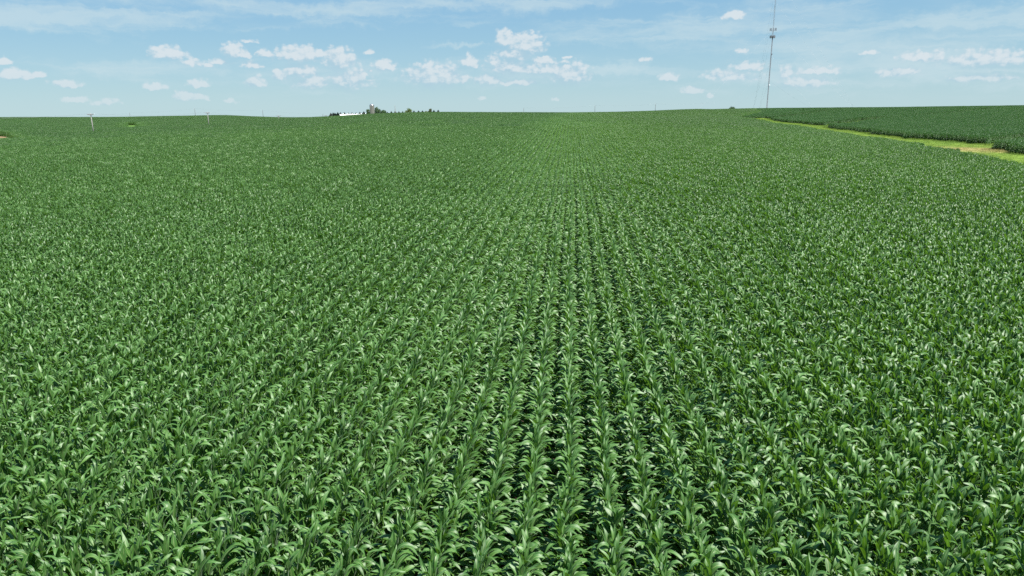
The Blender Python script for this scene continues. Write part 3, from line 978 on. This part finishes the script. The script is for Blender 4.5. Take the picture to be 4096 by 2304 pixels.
p = at(1579.5, 420.5, VF + 25); g0 = gz(p.x, p.y); Ht = p.z - g0
wo_ = tag(empty('lattice_tower', (p.x, p.y, g0)), 'slender lattice tower standing among the spruces right of the silo', 'tower')
lv_ = [0, .2, .4, .58, .74, .88, 1]
for k_ in range(4):
    a = math.pi / 4 + k_ * math.pi / 2
    b = MB(); b.tube([(1.1 * math.cos(a), 1.1 * math.sin(a), -.3), (.1 * math.cos(a), .1 * math.sin(a), Ht)], .09, 5); b.build('leg', M['mast'], wo_)
    a2 = a + math.pi / 2; b = MB()
    for z0, z1 in zip(lv_[:-1], lv_[1:]):
        r0, r1 = 1.1 - z0 * 1.0, 1.1 - z1 * 1.0
        b.tube([(r0 * math.cos(a), r0 * math.sin(a), z0 * Ht), (r1 * math.cos(a2), r1 * math.sin(a2), z1 * Ht)], .045, 4)
        b.tube([(r1 * math.cos(a), r1 * math.sin(a), z1 * Ht), (r1 * math.cos(a2), r1 * math.sin(a2), z1 * Ht)], .04, 4)
    b.build('bracing', M['mast'], wo_)

# ------------------------------------------------------------------ guyed radio mast
VM = 700.0
pb = at(3067, 432, VM); g0 = gz(pb.x, pb.y)
zt1, zt2 = at(3090, 118, VM).z - g0, at(3086, 147, VM).z - g0
HM = 128.0; side = .95; rad = side / math.sqrt(3)
mo = tag(empty('radio_mast', (pb.x, pb.y, g0)), 'tall guyed lattice radio mast with two rings of antennas', 'radio mast')
corner = [(rad * math.cos(R(90 + 120 * k_)), rad * math.sin(R(90 + 120 * k_))) for k_ in range(3)]
for k_ in range(3):
    b = MB(); b.tube([(*corner[k_], -.5), (*corner[k_], HM)], .055, 6); b.build('leg', M['mast'], mo)
    b = MB(); nz = int(HM / 1.0); c0, c1 = corner[k_], corner[(k_ + 1) % 3]
    for i in range(nz):
        z0, z1 = i * 1.0, (i + 1) * 1.0
        a_, b_ = (c0, c1) if i % 2 else (c1, c0)
        b.tube([(*a_, z0), (*b_, z1)], .024, 3, False); b.tube([(*c0, z1), (*c1, z1)], .022, 3, False)
    b.build('bracing', M['mast'], mo)
b = MB()
for i in range(6): b.tube([(-.28 + i * .11, -rad * .35 - .05, 0), (-.28 + i * .11, -rad * .35 - .05, zt1 - (i % 2) * (zt1 - zt2))], .045, 5)
b.build('feed_line_bundle', M['mast'], mo)


def ring(z, rr, n_arm, ph, dense):
    a0 = MB()
    for k_ in range(3):
        aa = ph + k_ * 2.094; d = Vector((math.cos(aa), math.sin(aa), 0)); t = Vector((-d.y, d.x, 0)); c__ = d * rr
        for dz in (-.55, .55):
            a0.tube([(0, 0, z + dz), tuple(c__ + Vector((0, 0, z + dz)))], .06, 5)
            a0.tube([tuple(c__ - t * rr * .95 + Vector((0, 0, z + dz))), tuple(c__ + t * rr * .95 + Vector((0, 0, z + dz)))], .05, 5)
    fr = a0.build('antenna_frame', M['mast'], mo)
    for k_ in range(3):
        aa = ph + k_ * 2.094; d = Vector((math.cos(aa), math.sin(aa), 0)); t = Vector((-d.y, d.x, 0))
        for j in range(n_arm):
            q_ = d * (rr + .2) + t * rr * .92 * (2 * j / (n_arm - 1) - 1)
            b = MB(); b.box((q_.x, q_.y, z), (.22, .36, 2.5), aa); b.tube([(q_.x - d.x * .2, q_.y - d.y * .2, z - 1.4), (q_.x - d.x * .2, q_.y - d.y * .2, z + 1.4)], .04, 5)
            b.build('antenna_panel', M['antenna'], fr)
            if dense:
                q2 = d * rr * .55 + t * rr * .5 * (2 * j / (n_arm - 1) - 1)
                b = MB(); b.box((q2.x, q2.y, z - .2), (.35, .5, 1.3), aa); b.build('radio_unit', M['cable'], fr)


ring(zt1, 2.1, 3, R(20), False)
ring(zt2, 1.7, 4, R(70), True)
for zz, nm, mtl, s_ in ((at(3082, 217, VM).z - g0, 'equipment_box', 'cable', .5), (at(3076, 340, VM).z - g0, 'dish', 'white', .45)):
    b = MB()
    if nm == 'dish':
        b.lathe([(.02, 0), (s_ * .6, .05), (s_, .22), (s_ * 1.02, .26), (s_ * .6, .1), (.02, .05)], 20)
        o = b.build(nm, M[mtl], mo, True); o.location = (.65, -.45, zz); o.rotation_euler = (R(80), 0, R(30))
    else:
        b.box((.7, -.3, zz), (.7, .5, .9)); b.build(nm, M[mtl], mo)
for k_ in range(3):
    aa = R(200 + 120 * k_); d = Vector((math.cos(aa), math.sin(aa), 0))
    for j, (zz, an) in enumerate(((28, 46), (52, 46), (76, 82), (100, 82), (124, 82))):
        a_ = d * an; ga = gz(pb.x + a_.x, pb.y + a_.y) - g0
        b = MB(); b.tube([(d.x * rad, d.y * rad, zz), tuple(a_ * .5 + Vector((0, 0, (zz + ga) / 2 - 1.2))), (a_.x, a_.y, ga)], .022, 4); b.build('guy_wire', M['wire'], mo)
    for an in (46, 82):
        a_ = d * an; ga = gz(pb.x + a_.x, pb.y + a_.y) - g0
        b = MB(); b.box((a_.x, a_.y, ga + .1), (1.2, 1.2, .9), aa); b.build('guy_anchor', M['concrete'], mo)

# ------------------------------------------------------------------ power poles and lines
def power_pole(x, y, z0, z1, rz, arm, label, group, r=.17):
    o = tag(empty('power_pole', (x, y, z0), rz), label, 'power pole', group)
    H = z1 - z0
    b = MB(); b.tube([(0, 0, -.6), (0, 0, H * .5), (0, 0, H)], [r * 1.15, r, r * .72], 10); b.build('pole', M['wood'] if arm else M['tarred'], o, True)
    if arm:
        b = MB(); b.box((0, -.2, H - .45), (arm, .15, .22)); b.build('crossarm', M['arm'], o)
        for s_ in (-1, 1):
            b = MB(); b.tube([(s_ * arm * .3, -.2, H - .5), (0, -.14, H - 1.35)], .04, 5); b.build('brace', M['arm'], o)
        for q_ in (-.47, -.25, .25, .47):
            b = MB(); b.lathe([(.02, 0), (.07, .02), (.05, .1), (.08, .13), (.05, .2), (.01, .24)], 8, (q_ * arm, -.2, H - .37)); b.build('insulator', M['insul'], o)
    else:
        b = MB(); b.box((0, -.16, H - 1.5), (1.0, .1, .12)); b.build('crossarm', M['arm'], o)
        b = MB(); b.lathe([(.02, 0), (.08, .03), (.05, .15), (.09, .2), (.01, .32)], 8, (0, 0, H)); b.build('insulator', M['insul'], o)
    return o


T = [(362, 453, 268, 'weathered wooden power pole with crossarm standing tallest in the corn at left'),
     (829.5, 448, 345, 'wooden power pole with crossarm in the corn, second nearest of the line at left'),
     (1114, 461, 432, 'power pole with wide crossarm against the sky between the second pole and the farm'),
     (1303, 460, 545, 'low power pole with crossarm beside the grey evergreen')]
tops = []
for (x, y, v, lab) in T:
    p = at(x, y, v); g0 = gz(p.x, p.y)
    power_pole(p.x, p.y, g0, p.z, R(-4), 2.5, lab, 'crossarm poles in the corn at left', .17)
    tops.append(p)
FARP = [(240, 468, 1060, 'faint far power pole barely rising above the left skyline'),
        (518, 452, 1000, 'far thin power pole on the skyline between the two nearest crossarm poles'),
        (778, 434, 960, 'far thin power pole on the hilltop left of the second crossarm pole'),
        (1050, 441, 930, 'far thin power pole left of the third crossarm pole'),
        (1291, 455, 915, 'far thin power pole beside the low crossarm pole near the farm'),
        (2095, 432, 880, 'far thin power pole over the crest, leftmost of three right of the farm'),
        (2380, 422, 870, 'far thin power pole over the crest, middle of three right of the farm'),
        (2622, 415.5, 860, 'far thin power pole over the crest, rightmost of three, left of the lone tree')]
ftops = []
for (x, y, v, lab) in FARP:
    p = at(x, y, v); g0 = gz(p.x, p.y)
    power_pole(p.x, p.y, g0, p.z, 0, 0, lab, 'thin poles along the far road', .21)
    ftops.append(p)


def span(bm, p0, p1, sag, rad):
    bm.tube([tuple(p0.lerp(p1, t) - Vector((0, 0, sag * 4 * t * (1 - t)))) for t in np.linspace(0, 1, 9)], rad, 4)


def line(pts, dx, dz, sag, rad, label):
    b = MB()
    for p0, p1 in zip(pts[:-1], pts[1:]): span(b, p0 + Vector((dx, 0, dz)), p1 + Vector((dx, 0, dz)), sag, rad)
    tag(b.build('power_line', M['wire'], None, True), label, 'wire')


ext = [tops[0] + (tops[0] - tops[1])] + tops
line(ext, -1.17, -.13, 1.1, .018, 'thin wire on the left ends of the crossarms at left')
line(ext, 1.17, -.13, 1.1, .018, 'thin wire on the right ends of the crossarms at left')
line(ftops[:5], 0, .3, 1.6, .03, 'faint wire strung along the far poles left of the farm')
line(ftops[5:] + [ftops[7] + (ftops[7] - ftops[6])], 0, .3, 1.6, .03, 'faint wire strung along the far poles right of the farm')
